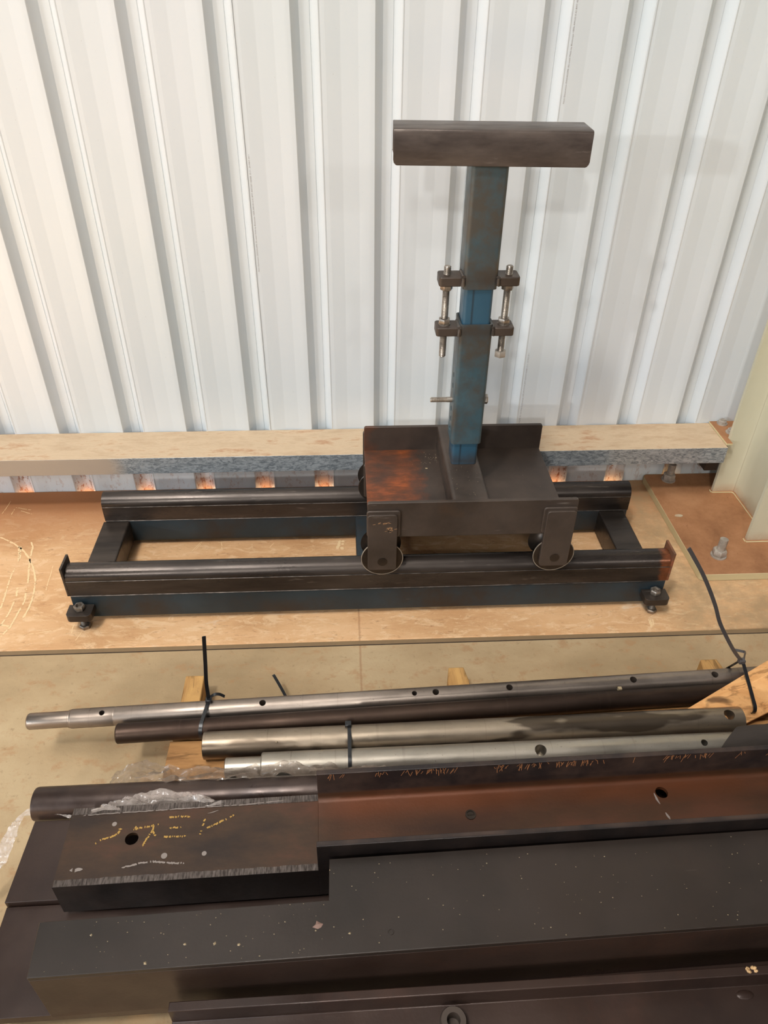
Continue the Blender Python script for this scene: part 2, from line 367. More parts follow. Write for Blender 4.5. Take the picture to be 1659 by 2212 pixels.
def cut(o, cutbm):
    bmesh.ops.recalc_face_normals(cutbm, faces=cutbm.faces)
    cutbm.transform(Matrix.Translation(-o.location/S)); cutbm.transform(Matrix.Scale(S, 4))
    me = bpy.data.meshes.new('c'); cutbm.to_mesh(me); cutbm.free()
    c = bpy.data.objects.new('c', me); COL.objects.link(c)
    c.matrix_world = Matrix.Translation(o.location)
    par = o.parent; o.parent = None
    md = o.modifiers.new('b', 'BOOLEAN'); md.object = c; md.operation = 'DIFFERENCE'; md.solver = 'EXACT'
    dg = bpy.context.evaluated_depsgraph_get(); dg.update()
    new = bpy.data.meshes.new_from_object(o.evaluated_get(dg)); old = o.data
    new.name = old.name; o.modifiers.clear(); o.data = new; o.parent = par
    bpy.data.meshes.remove(old); bpy.data.objects.remove(c); bpy.data.meshes.remove(me)
def B(): return bmesh.new()
def box(bm, x0, x1, y0, y1, z0, z1, mi=0):
    r = bmesh.ops.create_cube(bm, size=1, matrix=Matrix.Translation(((x0+x1)/2, (y0+y1)/2, (z0+z1)/2)) @ Matrix.Diagonal((x1-x0, y1-y0, z1-z0, 1)))
    if mi:
        for f in {f for v in r['verts'] for f in v.link_faces}: f.material_index = mi
    return bm
def prism(bm, pts, axis, a0, a1):
    """closed polygon extruded along axis; pts are the two other coordinates in xyz order"""
    def P(p, a):
        return {'X': (a, p[0], p[1]), 'Y': (p[0], a, p[1]), 'Z': (p[0], p[1], a)}[axis]
    A = [bm.verts.new(P(p, a0)) for p in pts]; Bv = [bm.verts.new(P(p, a1)) for p in pts]
    n = len(pts)
    bm.faces.new(A); bm.faces.new(Bv[::-1])
    for i in range(n): bm.faces.new((A[i], A[(i+1) % n], Bv[(i+1) % n], Bv[i]))
    return bm
def strip(bm, pts, axis, a0, a1):
    """open line swept along axis (sheet)"""
    def P(p, a):
        return {'X': (a, p[0], p[1]), 'Y': (p[0], a, p[1]), 'Z': (p[0], p[1], a)}[axis]
    A = [bm.verts.new(P(p, a0)) for p in pts]; Bv = [bm.verts.new(P(p, a1)) for p in pts]
    for i in range(len(pts)-1): bm.faces.new((A[i], A[i+1], Bv[i+1], Bv[i]))
    return bm
def rrect(x0, x1, y0, y1, r, n=5):
    out = []
    for cx, cy, a in ((x1-r, y1-r, 0), (x0+r, y1-r, 90), (x0+r, y0+r, 180), (x1-r, y0+r, 270)):
        for i in range(n+1):
            t = radians(a+90*i/n); out.append((cx+r*cos(t), cy+r*sin(t)))
    return out
def cyl(bm, p0, p1, r, n=24, r1=None, cap=True):
    p0, p1 = Vector(p0), Vector(p1); d = p1-p0
    q = d.to_track_quat('Z', 'Y').to_matrix().to_4x4()
    bmesh.ops.create_cone(bm, cap_ends=cap, segments=n, radius1=r, radius2=r if r1 is None else r1, depth=d.length,
                          matrix=Matrix.Translation((p0+p1)/2) @ q)
    return bm
def lathe(bm, prof, origin, axis, n=48, cap=True):
    """prof: (along, radius) list, closed at the ends"""
    q = Vector(axis).to_track_quat('Z', 'Y').to_matrix(); o = Vector(origin); rings = []
    for a, r in prof:
        rings.append([bm.verts.new(o + q @ Vector((r*cos(2*pi*i/n), r*sin(2*pi*i/n), a))) for i in range(n)])
    for k in range(len(rings)-1):
        for i in range(n): bm.faces.new((rings[k][i], rings[k][(i+1) % n], rings[k+1][(i+1) % n], rings[k+1][i]))
    if cap: bm.faces.new(rings[0][::-1]); bm.faces.new(rings[-1])
    return bm
def nut(bm, base, axis, af, h, hole=0, rot=0.0):
    """hexagonal nut with chamfered corners"""
    q = Vector(axis).to_track_quat('Z', 'Y').to_matrix(); o = Vector(base); R = af/2/cos(pi/6)
    def ring(z, rad, k=6): return [bm.verts.new(o + q @ Vector((rad*cos(2*pi*i/k+rot), rad*sin(2*pi*i/k+rot), z))) for i in range(k)]
    a, b, c, d = ring(0, R*0.93), ring(h*0.12, R), ring(h*0.86, R), ring(h, R*0.9)
    for u, v in ((a, b), (b, c), (c, d)):
        for i in range(6): bm.faces.new((u[i], u[(i+1) % 6], v[(i+1) % 6], v[i]))
    bm.faces.new(a[::-1])
    if hole:
        e = ring(h, hole); f = ring(h*0.3, hole)
        for u, v in ((d, e), (e, f)):
            for i in range(6): bm.faces.new((u[i], u[(i+1) % 6], v[(i+1) % 6], v[i]))
        bm.faces.new(f)
    else: bm.faces.new(d)
    return bm
def thread(bm, p0, p1, r, pitch=2.4, n=16):
    L = (Vector(p1)-Vector(p0)).length; k = int(L/pitch); prof = [(0, r*0.75), (pitch*0.5, r*0.86)]
    for i in range(k):
        z = pitch*0.5 + i*pitch
        if z+pitch > L: break
        prof += [(z+pitch*0.5, r), (z+pitch, r*0.84)]
    prof.append((L, r*0.75))
    return lathe(bm, prof, p0, Vector(p1)-Vector(p0), n)
def ribbon(bm, pts, w, z, wob=0.0, gap=0.0, st_=4):
    """flat mark lying on a horizontal surface"""
    fine = []
    for i in range(len(pts)-1):
        a, b = Vector(pts[i]), Vector(pts[i+1]); n = max(1, int((b-a).length/st_))
        for j in range(n): fine.append(a+(b-a)*j/n)
    fine.append(Vector(pts[-1]))
    L, Rr = [], []
    for i, p in enumerate(fine):
        d = (fine[min(i+1, len(fine)-1)]-fine[max(i-1, 0)]).normalized(); n = Vector((-d.y, d.x))
        ww = w*(0.6+0.5*random.random()) * (0.3 if i in (0, len(fine)-1) else 1)
        c = p + n*random.uniform(-wob, wob)
        L.append(bm.verts.new((c.x+n.x*ww/2, c.y+n.y*ww/2, z))); Rr.append(bm.verts.new((c.x-n.x*ww/2, c.y-n.y*ww/2, z)))
    for i in range(len(fine)-1):
        if random.random() < gap: continue
        bm.faces.new((L[i], L[i+1], Rr[i+1], Rr[i]))
    return bm
def strap(bm, pts, wdir, w, t, closed=False):
    """nylon strap: pts path, wdir = direction of its width"""
    pts = [Vector(p) for p in pts]; wd = Vector(wdir).normalized(); n = len(pts); rings = []
    for i, p in enumerate(pts):
        a = pts[(i-1) % n] if (closed or i > 0) else p; b = pts[(i+1) % n] if (closed or i < n-1) else p
        d = (b-a).normalized(); nn = d.cross(wd).normalized(); ww = (d.cross(nn)).normalized()
        rings.append([bm.verts.new(p+ww*w/2*sx+nn*t/2*sy) for sx, sy in ((1, 1), (-1, 1), (-1, -1), (1, -1))])
    m_ = n if closed else n-1
    for i in range(m_):
        u, v = rings[i], rings[(i+1) % n]
        for j in range(4): bm.faces.new((u[j], u[(j+1) % 4], v[(j+1) % 4], v[j]))
    if not closed: bm.faces.new(rings[0][::-1]); bm.faces.new(rings[-1])
    return bm
def hull_loop(circles, x, off=1.2, n=10):
    """tight loop round circles (y,z,r) in the plane X=x"""
    pts = []
    for y, z, r in circles:
        for i in range(40):
            t = 2*pi*i/40; pts.append((y+(r+off)*cos(t), z+(r+off)*sin(t)))
    pts = sorted(set((round(a, 3), round(b, 3)) for a, b in pts))
    def half(ps):
        h = []
        for p in ps:
            while len(h) > 1 and (h[-1][0]-h[-2][0])*(p[1]-h[-2][1])-(h[-1][1]-h[-2][1])*(p[0]-h[-2][0]) <= 0: h.pop()
            h.append(p)
        return h
    hull = half(pts)[:-1]+half(pts[::-1])[:-1]
    return [(x, a, b) for a, b in hull]
def spline(pts, n=8):
    pts = [Vector(p) for p in pts]; out = []
    for i in range(len(pts)-1):
        p0 = pts[max(i-1, 0)]; p1 = pts[i]; p2 = pts[i+1]; p3 = pts[min(i+2, len(pts)-1)]
        for j in range(n):
            t = j/n
            out.append(0.5*((2*p1)+(-p0+p2)*t+(2*p0-5*p1+4*p2-p3)*t*t+(-p0+3*p1-3*p2+p3)*t**3))
    out.append(pts[-1]); return out

# ------------------------------------------------------------------ structure
# floor: two pours with a filled joint between them
bm = B()
prism(bm, [(-684, 0), (-1, 0), (-1, -160), (-684, -160)], 'X', -3200, 3600)
prism(bm, [(-4600, 0), (-701, 0), (-701, -160), (-4600, -160)], 'X', -3200, 3600)
floor = tag(obj('floor', bm, M['floor'], bevel=2.5, seg=2), kind='structure')
bm = B(); box(bm, -3200, 3600, -701, -684, -160, -2.5)
obj('joint_filler', bm, M['joint'], floor)
bm = B(); box(bm, -3200, 3600, -701.5, -697.5, -10, -2.2)
obj('joint_crack', bm, M['joint_dark'], floor)
FL = [[(-1022,-230),(-1002,-243),(-975,-260),(-954,-277),(-933,-297),(-910,-327),(-889,-361),(-873,-392),(-858,-431),(-849,-471),(-844,-507),(-843,-545),(-846,-571)],
[(-953,-277),(-942,-310),(-933,-344)], [(-947,-277),(-938,-310),(-930,-338)], [(-933,-373),(-932,-402),(-929,-434),(-923,-468),(-919,-501),(-916,-534)],
[(-925,-256),(-912,-282),(-906,-321),(-897,-361),(-887,-398),(-876,-439)], [(-899,-452),(-890,-489)], [(-889,-508),(-888,-554),(-894,-597)],
[(-873,-459),(-863,-501),(-862,-523)], [(-864,-533),(-866,-570),(-867,-601),(-874,-620),(-880,-637)], [(-895,-594),(-867,-601)]]
FS = [[(-831,-361),(-826,-394),(-822,-441),(-818,-472)], [(-1057,-120),(-1054,-82),(-1053,-50)], [(-1028,-128),(-1026,-84),(-997,-93),(-967,-101)],
[(-1008,-100),(-988,-110),(-965,-120)], [(-708,-597),(-708,-612),(-706,-632)], [(-681,-626),(-686,-645),(-690,-657)], [(-813,-630),(-775,-624),(-735,-616)],
[(-426,-273),(-444,-314)], [(-430,-273),(-452,-318)], [(-372,-275),(-365,-313)], [(-382,-279),(-342,-276)], [(-217,-285),(-231,-312)]]
bm = B()
for s_ in FL: ribbon(bm, s_, 5.5, 0.5, 0.8, 0.12)
for s_ in FS: ribbon(bm, s_, 2.2, 0.5, 0.6, 0.15)
for s_ in [[(-23,-283),(-33,-326)], [(-14,-283),(-20,-326)]]: ribbon(bm, s_, 10, 0.5, 2, 0.2)
for s_ in [[(787,-640),(782,-668)], [(793,-640),(788,-664)], [(783,-640),(779,-672)]]: ribbon(bm, s_, 4, 0.5, 1, 0.1)
tag(obj('chalk_scribble', bm, M['floor_chalk'], floor, smooth=False), 'pale chalk squiggles and scratches on the dusty floor')
# outside ground, seen by light only through the open rib bottoms
bm = B(); box(bm, -6000, 6000, 34, 9000, -150, -110)
gm = Mat('outside_ground', 0.9); gm.color(srgb(206, 190, 164))
tag(obj('ground', bm, gm.m), kind='structure')

# profiled wall sheet
X0, PITCH_R = 85.75, 190.5
def wall_profile():
    pts = []
    for k in range(-9, 12):
        x = X0 + PITCH_R*k
        pts += [(x, 0), (x+1.5, 1.2), (x+19, 27), (x+42.5, 27), (x+44, 28.6), (x+45.5, 26), (x+60.5, 2.2), (x+62, -1.0), (x+63.6, -1.0), (x+66, 0), (x+77, 0), (x+79, 0.2), (x+110, 2.9), (x+112, 3.0), (x+152, 2.6), (x+178, 0.2), (x+182, 0)]
    return pts
bm = B(); strip(bm, wall_profile(), 'Z', -24, 3600)
wall = tag(obj('wall_back', bm, M['wall'], smooth=False), kind='structure')
# lapped sheet edges: a raised seam down the right side of some ribs
for k in (-2, 3):
    bm = B(); x = X0+PITCH_R*k+62
    box(bm, x, x+3.2, -2.2, 0.2, -24, 3600)
    obj('sheet_lap', bm, M['wall'], wall, smooth=False)
def wall_text(body, x, z, size):
    cu = bpy.data.curves.new('print', 'FONT'); cu.body = body; cu.size = size*S; cu.space_character = 1.15
    cu.materials.append(M['ink'])
    o = bpy.data.objects.new('printed_text', cu); COL.objects.link(o); o.parent = wall
    o.location = (x*S, -1.0*S, z*S); o.rotation_euler = (radians(90), -radians(90), 0)
    return o
TXT = 'Next Generation ZINCALUME (R) steel Made by Bluescope 100% AM125 0.42 BMT 403T20T 0Z408 12:11  24-MAY-24 1'
wall_text(TXT, X0+PITCH_R*-2+74, 703, 5.0)
wall_text(TXT, X0+PITCH_R*2+74, 1105, 5.0)
wall_text(TXT, X0+PITCH_R*2+74, 170, 5.0)

# wall girt (C section laid flat) with cleat
girt = empty('wall_girt', (300, -74, 159), 'long galvanised C-section girt running along the foot of the white ribbed wall', 'steel girt')
bm = B()
prism(bm, [(-148, 159), (-148, 213), (0, 213), (0, 159), (-2, 159), (-2, 211), (-146, 211), (-146, 161), (-134, 161), (-134, 159)], 'X', -3000, 1145)
obj('channel', bm, M['galv'], girt, bevel=3.5, seg=3)
bm = B()
prism(bm, [(1144, -136), (1163, -136), (1163, -98), (1300, -98), (1300, 3-4), (1144, -1)], 'Z', 213.2, 220)
obj('cleat_plate', bm, M['dustplate'], girt, bevel=1)
for x, y in ((1178, -18), (1183, -72)):
    bm = B(); cyl(bm, (x, y, 220), (x, y, 223), 16); nut(bm, (x, y, 223), (0, 0, 1), 22, 9)
    cyl(bm, (x, y, 230), (x, y, 236), 7)
    obj('bolt', bm, M['galv_bolt'], girt)
bm = B(); box(bm, 1120, 1160, -100, -40, 100, 158.5)
obj('bracket', bm, M['plate'], girt)

# building column
column = empty('steel_column', (1235, -235, 0), 'cream painted steel I-section column on a dusty base plate at the right edge', 'steel column')
bm = B(); prism(bm, rrect(973, 1500, -500, -4, 16), 'Z', 0.2, 24)
obj('base_plate', bm, M['dustplate'], column, bevel=1.5)
bm = B()
r = 12
prism(bm, [(1162, -113), (1232-r, -113), (1232-3, -113-3), (1232, -113-r), (1232, -349+r), (1229, -346), (1232-r, -349), (1162, -349), (1162, -361), (1310, -361),
           (1310, -349), (1252, -349), (1240, -337), (1240, -125), (1252, -113), (1310, -113), (1310, -101), (1162, -101)], 'Z', 24, 3500)
obj('column_shaft', bm, M['cream'], column, bevel=1.2)
bm = B()
def bead(bm, pts, r_=3.0):
    for a, b in zip(pts, pts[1:]): cyl(bm, a, b, r_, 8)
bead(bm, [(1161, -112, 25), (1226, -114, 25), (1231, -122, 25), (1231, -340, 25)], 4)
bead(bm, [(1161, -101, 25), (1161, -113, 25)], 4); bead(bm, [(1161, -349, 25), (1161, -362, 25), (1308, -362, 25)], 4)
obj('weld_bead', bm, M['dustplate'], column)
for x, y in ((1046.6, -38), (1054, -421)):
    bm = B(); cyl(bm, (x, y, 24), (x, y, 28), 22)
    nut(bm, (x, y, 28), (0, 0, 1), 34, 20, 0, 0.3)
    ab = obj('anchor_nut', bm, M['galv_bolt'], column)
    bm = B(); cyl(bm, (x+1, y, 46), (x+3, y+3, 82), 11.5, 24); obj('anchor_stud', bm, M['galv_bolt'], ab)
bm = B(); cyl(bm, (1009, -232, 24.2), (1009, -232, 26), 9, 20)
bmesh.ops.scale(bm, vec=(1.4, 0.7, 1), verts=bm.verts, space=Matrix.Translation((-1009, 232, -25)))
obj('paint_blob', bm, M['cream'], column)

# ------------------------------------------------------------------ rail frame
frame = empty('rail_track_frame', (62, -404, 0), 'long low steel rail frame with blue side tubes standing on the floor along the wall', 'rail frame')
def rail(y0, xa, xb, name_x):
    bm = B(); yc = y0+30; prof = [(y0, 88), (y0, 135.0), (y0+0.8, 135.6)]
    prof += [(yc-29.4*cos(radians(a)), 135.6+29.4*sin(radians(a))) for a in range(6, 175, 7)]
    prof += [(y0+59.2, 135.6), (y0+60, 135), (y0+60, 88)]
    prism(bm, prof, 'X', xa, xb)
    return obj('rail', bm, M['rail'], frame, bevel=0.8)
rail(-589, -701, 826, 0); rail(-280, -688, 822, 0)
for y0, xa, xb in ((-589, -700, 825), (-280, -686, 820)):
    bm = B(); prism(bm, rrect(y0+0.5, y0+59.5, 13, 87.8, 5), 'X', xa, xb)
    obj('side_tube', bm, M['blue_dark'], frame)
for xa, xb in ((-694, -620), (22, 96), (736, 811)):
    bm = B(); prism(bm, rrect(xa, xb, 13, 86, 5), 'Y', -529, -280.2)
    obj('cross_tube', bm, M['blue_dark'] if xa == 22 else M['mill'], frame)
for xa, xb, mt in ((-707, -701, M['mill']), (826, 832, M['stop_rust'])):
    bm = B(); box(bm, xa, xb, -589, -531, 88, 178)
    obj('end_stop', bm, mt, frame, bevel=1)
bm = B(); prism(bm, [(-589.6, 100), (-589.6, 134), (-582, 150), (-570, 160), (-560, 165.8), (-545, 161), (-545, 130)], 'X', 800, 826.5)
bm.free()
bm = B()      # weld seams along the rails
for y in (-589.3, -280.3):
    cyl(bm, (-698 if y < -400 else -685, y, 135.4), (824 if y < -400 else 820, y, 135.4), 1.1, 6)
    cyl(bm, (-698 if y < -400 else -685, y, 88), (824 if y < -400 else 820, y, 88), 1.3, 6)
obj('weld_seam', bm, M['weld'], frame)
for xc, xa, xb in ((-678, -708, -646), (797, 766, 830)):
    bm = B(); pts = rrect(xa, xb, -632, -560, 11); pts = [(x, min(y, -589.5)) for x, y in pts]
    seen = []
    for p_ in pts:
        if not seen or (Vector(p_)-Vector(seen[-1])).length > 0.2: seen.append(p_)
    prism(bm, seen, 'Z', 40, 60)
    lug = obj('foot_lug', bm, M['mill'], frame, bevel=1.5)
    bm = B(); nut(bm, (xc, -606, 60.2), (0, 0, 1), 24, 13, 8.5, 0.25)
    obj('nut', bm, M['bolt'], lug)
    bm = B(); thread(bm, (xc+1, -609, 9), (xc, -606, 66), 8); nut(bm, (xc+2, -610, 0.3), (0, 0, 1), 24, 10, 0, 0.5)
    obj('levelling_bolt', bm, M['bolt'], lug)

# ------------------------------------------------------------------ rolling stand
tr = empty('roller_stand', (296, -404, 165), 'blue telescopic T-head post on a brown wheeled trolley sitting on the rail frame', 'roller stand')
bm = B(); prism(bm, rrect(47, 551, 256, 358, 6), 'Y', -590, -580); obj('front_plate', bm, M['trolley'], tr, bevel=1.2)
bm = B(); prism(bm, rrect(50, 543, 262, 354, 6), 'Y', -234, -224); obj('rear_plate', bm, M['rear_rust'], tr, bevel=1.2)
bm = B(); box(bm, 50, 541, -580, -234, 270, 281); obj('deck_plate', bm, M['deck_rust'], tr, bevel=1)
bm = B(); prism(bm, rrect(250, 338, 281, 357.5, 9), 'Y', -580, -234); obj('cross_beam', bm, M['trolley'], tr)
for xa in (47, 477):
    for side, ya, yb in ((0, -602, -591), (1, -528, -518), (2, -291, -281), (3, -218, -208)):
        ztop = 331 if side in (0, 3) else 270
        bm = B(); pts = rrect(xa, xa+71, 161, ztop, 8); prism(bm, pts, 'Y', ya, yb)
        h = obj('wheel_hanger', bm, M['trolley'], tr, bevel=1.2)
        if side == 0:
            bm = B(); prism(bm, rrect(xa-2 if xa < 100 else xa-8, xa+79 if xa < 100 else xa+73, 262, 339, 7), 'Y', -596.5, -590.2)
            obj('weld_bead', bm, M['trolley'], h, bevel=2.5, seg=3)
            bm = B(); cyl(bm, (xa+36, -603.2, 188), (xa+36, -602, 188), 12, 28); cyl(bm, (xa+39, -603.8, 196), (xa+39, -603, 196), 4, 12)
            obj('axle_end', bm, M['wheel'], h)
            if xa < 100:
                bm = B()
                for i in range(34):
                    g = i < 22; cx = random.gauss(104 if g else 84, 7 if g else 10); cz = random.gauss(287 if g else 307, 4 if g else 2)
                    cx = min(max(cx, 52), 114); L_ = random.uniform(2, 7)
                    v = [bm.verts.new(p_) for p_ in ((cx-L_/2, -602.3, cz), (cx+L_/2, -602.3, cz+1), (cx+L_/2, -602.3, cz+random.uniform(1.6, 3)), (cx-L_/2, -602.3, cz+1.4))]
                    bm.faces.new(v)
                tag(obj('scuff_mark', bm, M['chip_tan'], h, smooth=False), 'tan scuff marks')
for xc in (83, 513):
    for yc in (-559, -250):
        prof = [(-31, 12), (-31, 50), (-29.5, 51.5)]
        for a in range(-28, 29, 4): prof.append((a, 188-135.6-math.sqrt(max(0, 30**2-a*a))*0.995 if abs(a) < 29 else 51.5))
        prof += [(29.5, 51.5), (31, 50), (31, 12)]
        bm = B(); lathe(bm, prof, (xc, yc, 188.5), (0, 1, 0), 64)
        wh = obj('wheel', bm, M['wheel'], tr)
        if yc < -400:
            bm = B(); lathe(bm, [(0, 50.4), (0, 52.1), (2.0, 52.1), (2.0, 50.4), (0, 50.4)], (xc, yc-31.6, 188.5), (0, 1, 0), 64, False)
            obj('wheel_rim', bm, M['rim'], wh)
        bm = B(); cyl(bm, (xc, yc-42, 188.5), (xc, yc+42, 188.5), 11)
        obj('axle', bm, M['wheel'], wh)
def sq_tube(x0, x1, y0, y1, z0, z1, r, t):
    bm = B(); o_ = rrect(x0, x1, y0, y1, r); i_ = rrect(x0+t, x1-t, y0+t, y1-t, max(r-t, 1))
    a = [[bm.verts.new((p[0], p[1], z)) for p in L] for z in (z0, z1) for L in (o_, i_)]
    n = len(o_)
    for u, v in ((a[0], a[2]), (a[3], a[1]), (a[2], a[3]), (a[1], a[0])):
        for i in range(n): bm.faces.new((u[i], u[(i+1) % n], v[(i+1) % n], v[i]))
    return bm
obj('inner_tube', sq_tube(264, 328, -430, -366, 358, 1040, 8, 4), M['blue_clean'], tr)
cb = B()
for z in (592, 564, 502, 474, 446): cyl(cb, (240, -399, z), (275, -399, z), 6.5, 16)
ls = obj('lower_sleeve', sq_tube(258.5, 333.5, -435.5, -360.5, 421, 731, 9, 4.5), M['blue'], tr)
cb.transform(frame_of(tr).inverted()); cut(ls, cb)
obj('upper_sleeve', sq_tube(258.5, 333.5, -435.5, -360.5, 811, 1119, 9, 4.5), M['blue'], tr)
bm = B()
for x in (283, 306):
    for z0, z1 in ((732, 811),): box(bm, x-0.8, x+0.8, -430.6, -430, z0+1, z1-1)
bm.free()
for z in (704, 818):
    for xa, xb in ((206.5, 258), (334, 382)):
        bm = B(); prism(bm, rrect(xa, xb, -436, -388, 7), 'Z', z, z+20)
        lg = obj('clamp_lug', bm, M['trolley'], tr, bevel=2)
        bm = B(); xx = xb if xa < 300 else xa
        for a, b in (((xx, -436, z+2), (xx, -436, z+19)), ((xx, -436, z+19), (xx, -389, z+20))): cyl(bm, a, b, 5, 8, 3.5)
        for v in bm.verts: v.co += noise.noise_vector(v.co*0.13)*2.2
        obj('weld_bead', bm, M['weld'], lg)
for xc, head in ((226, False), (361, True)):
    bm = B(); thread(bm, (xc, -412, 646 if not head else 656), (xc, -412, 856), 8, 2.6)
    t = obj('jacking_bolt', bm, M['bolt'], tr)
    bm = B(); nut(bm, (xc, -412, 724.2), (0, 0, 1), 24, 14, 0, 0.4); cyl(bm, (xc, -412, 724), (xc, -412, 726), 13.5); obj('nut', bm, M['bolt'], t)
    bm = B(); nut(bm, (xc, -412, 804), (0, 0, 1), 24, 13.8, 0, 0.1); obj('nut', bm, M['bolt'], t)
    if head:
        bm = B(); nut(bm, (xc, -412, 645), (0, 0, 1), 24, 14, 0, 0.3); obj('bolt_head', bm, M['galv_bolt'], t)
bm = B(); thread(bm, (206, -399, 526), (247, -399, 526), 6.6, 2.2); cyl(bm, (246, -399, 526), (340, -399, 526), 6.6)
pin = obj('height_pin', bm, M['bolt'], tr)
bm = B(); nut(bm, (335.5, -399, 526), (1, 0, 0), 21, 10, 0, 0.2); obj('pin_head', bm, M['bolt'], pin)
# T head: inverted channel turned a little on the post
ha = radians(-2.8); hc = Vector((296, -399, 0))
Rm = Matrix.Translation(hc) @ Matrix.Rotation(ha, 4, 'Z') @ Matrix.Translation(-hc)
bm = B()
yf, yb = -447.5, -350.5
ch = [(yf, 1061), (yf, 1120), (yf+1.8, 1124.2), (yf+6, 1126), (yb-6, 1126), (yb-1.8, 1124.2), (yb, 1120), (yb, 1061), (yb+(-7), 1061), (yb-7, 1112), (yb-11, 1119), (yf+11, 1119), (yf+7, 1112), (yf+7, 1061)]
prism(bm, ch, 'X', 105, 487); bm.transform(Rm)
cb = B()       # rounded lower corners of the flanges
for xe, sx in ((105, 1), (487, -1)):
    p = [(xe-2*sx, 1055), (xe+9*sx, 1055), (xe+9*sx, 1060.6), (xe+4.5*sx, 1062), (xe+1.2*sx, 1066), (xe, 1071), (xe-2*sx, 1071)]
    prism(cb, p, 'Y', -470, -330)
cb.transform(Rm)
hd = obj('head_channel', bm, M['head'], tr)
cb.transform(frame_of(tr).inverted()); cut(hd, cb)
hd.data.set_sharp_from_angle(angle=radians(40))
bv = hd.modifiers.new('bevel', 'BEVEL'); bv.width = 0.0009; bv.segments = 2; bv.limit_method = 'ANGLE'

# ------------------------------------------------------------------ pallet
pal = empty('timber_pallet', (250, -1250, 0), 'rough pine pallet on the floor, mostly hidden under the steel bars', 'pallet')
for xa, xb in ((-375, -333), (219, 267), (814, 866)):
    bm = B(); a = 5 if xa > 0 else 0
    prism(bm, [(xa, -1498), (xb, -1498), (xb, -885), (xb-a*1.4, -846), (xa+a*1.2, -846), (xa, -885)], 'Z', 0.3, 71.5)
    obj('runner', bm, M['wood_y'], pal, bevel=2)
for ya, yb in ((-1029, -962), (-1148, -1036), (-1290, -1180), (-1400, -1320), (-1498, -1430)):
    bm = B(); box(bm, -375 if ya < -1100 else -372, 930, ya, yb, 71.8, 90)
    obj('deck_board', bm, M['wood_x'], pal, bevel=1.5)

# ------------------------------------------------------------------ round bars
def bar(name, p0, p1, prof, mat, label, holes=(), group=None, thru=True):
    p0, p1 = Vector(p0), Vector(p1); L = (p1-p0).length
    ang = math.atan2(p1.y-p0.y, p1.x-p0.x)
    bm = B(); lathe(bm, prof(L), p0, p1-p0, 56)
    cb = None
    if holes:
        cb = B(); d = (p1-p0).normalized()
        for hx, hr, tilt in holes:
            c = p0 + d*((hx-p0.x)/d.x); n = Vector((0, -sin(tilt), cos(tilt))); r_ = prof(L)[len(prof(L))//2][1]
            cyl(cb, c-n*(r_-1.5), c+n*(r_+12), hr, 24)
    o = obj(name, bm, mat, at=tuple(p0), cuts=cb)
    return tag(o, label, 'round bar', group)
T1 = 0.62
def p1f(L): return [(0, 12), (2, 15.5), (5, 17), (84, 17), (85, 18.6), (88, 18.6), (89, 19.6), (91, 20), (175, 20), (176, 19.6), (179, 19.6), (180, 20), (L, 20)]
bar('machined_shaft', (-671, -989, 110), (1380, -914, 110), p1f, M['bright_bar'],
    'bright machined steel shaft with drilled holes and a stepped end, rearmost on the pallet',
    [(-516, 5.6, .25), (-187, 6.8, .25), (134, 5.4, .25), (180, 7, .25), (340, 7, .25), (615, 7.4, .25), (800, 7.4, .25)])
bar('round_bar', (-480, -1027.5, 110.5), (1380, -955.5, 110.5), lambda L: [(0, 18), (2.5, 20.5), (L-2, 20.5), (L, 18)], M['rusty_bar'],
    'dull brown round steel bar lying just in front of the rearmost bright shaft')
bar('round_bar', (-298, -1069, 117), (812, -1052, 117), lambda L: [(0, 24), (1.5, 27), (L-2, 26.4), (L, 22)], M['bright_bar2'],
    'thick patchy round bar with a hole near its right end, third from the wall', [(778, 11, .2)])
bar('machined_shaft', (-249, -1123, 117), (1380, -1110, 117), lambda L: [(0, 17), (2, 20), (70, 20), (71, 25.5), (73, 27), (L, 27)], M['clean_bar'],
    'clean bright shaft with one large hole, nearest bar to the rusty beam', [(369, 11.5, .3), (699, 6.6, .3)])
bar('brown_pipe', (-590, -1187, 121), (600, -1177, 121), lambda L: [(0, 25), (2, 29.5), (6, 30.5), (L, 30.5)], M['brown_pipe'],
    'dark brown thick round bar with a rounded left end, behind the rusty beam')

# ------------------------------------------------------------------ stacked steel
bm = B(); prism(bm, [(-580, -1222), (1300, -1205), (1300, -1350), (-584, -1368)], 'Z', 90.3, 122)
tag(obj('steel_slab', bm, M['maroon'], bevel=1.2, at=(-580, -1368, 90.3)), 'flat dark steel slab showing at the left end under the rusty beam', 'steel plate')
bm = B(); prism(bm, [(-583, -1369.5), (1300, -1352), (1300, -1512), (-583, -1536)], 'Z', 90.3, 110)
tag(obj('steel_plate', bm, M['maroon'], bevel=1.0, at=(-583, -1536, 90.3)), 'lowest maroon brown steel plate, at the bottom left corner of the stack', 'steel plate')

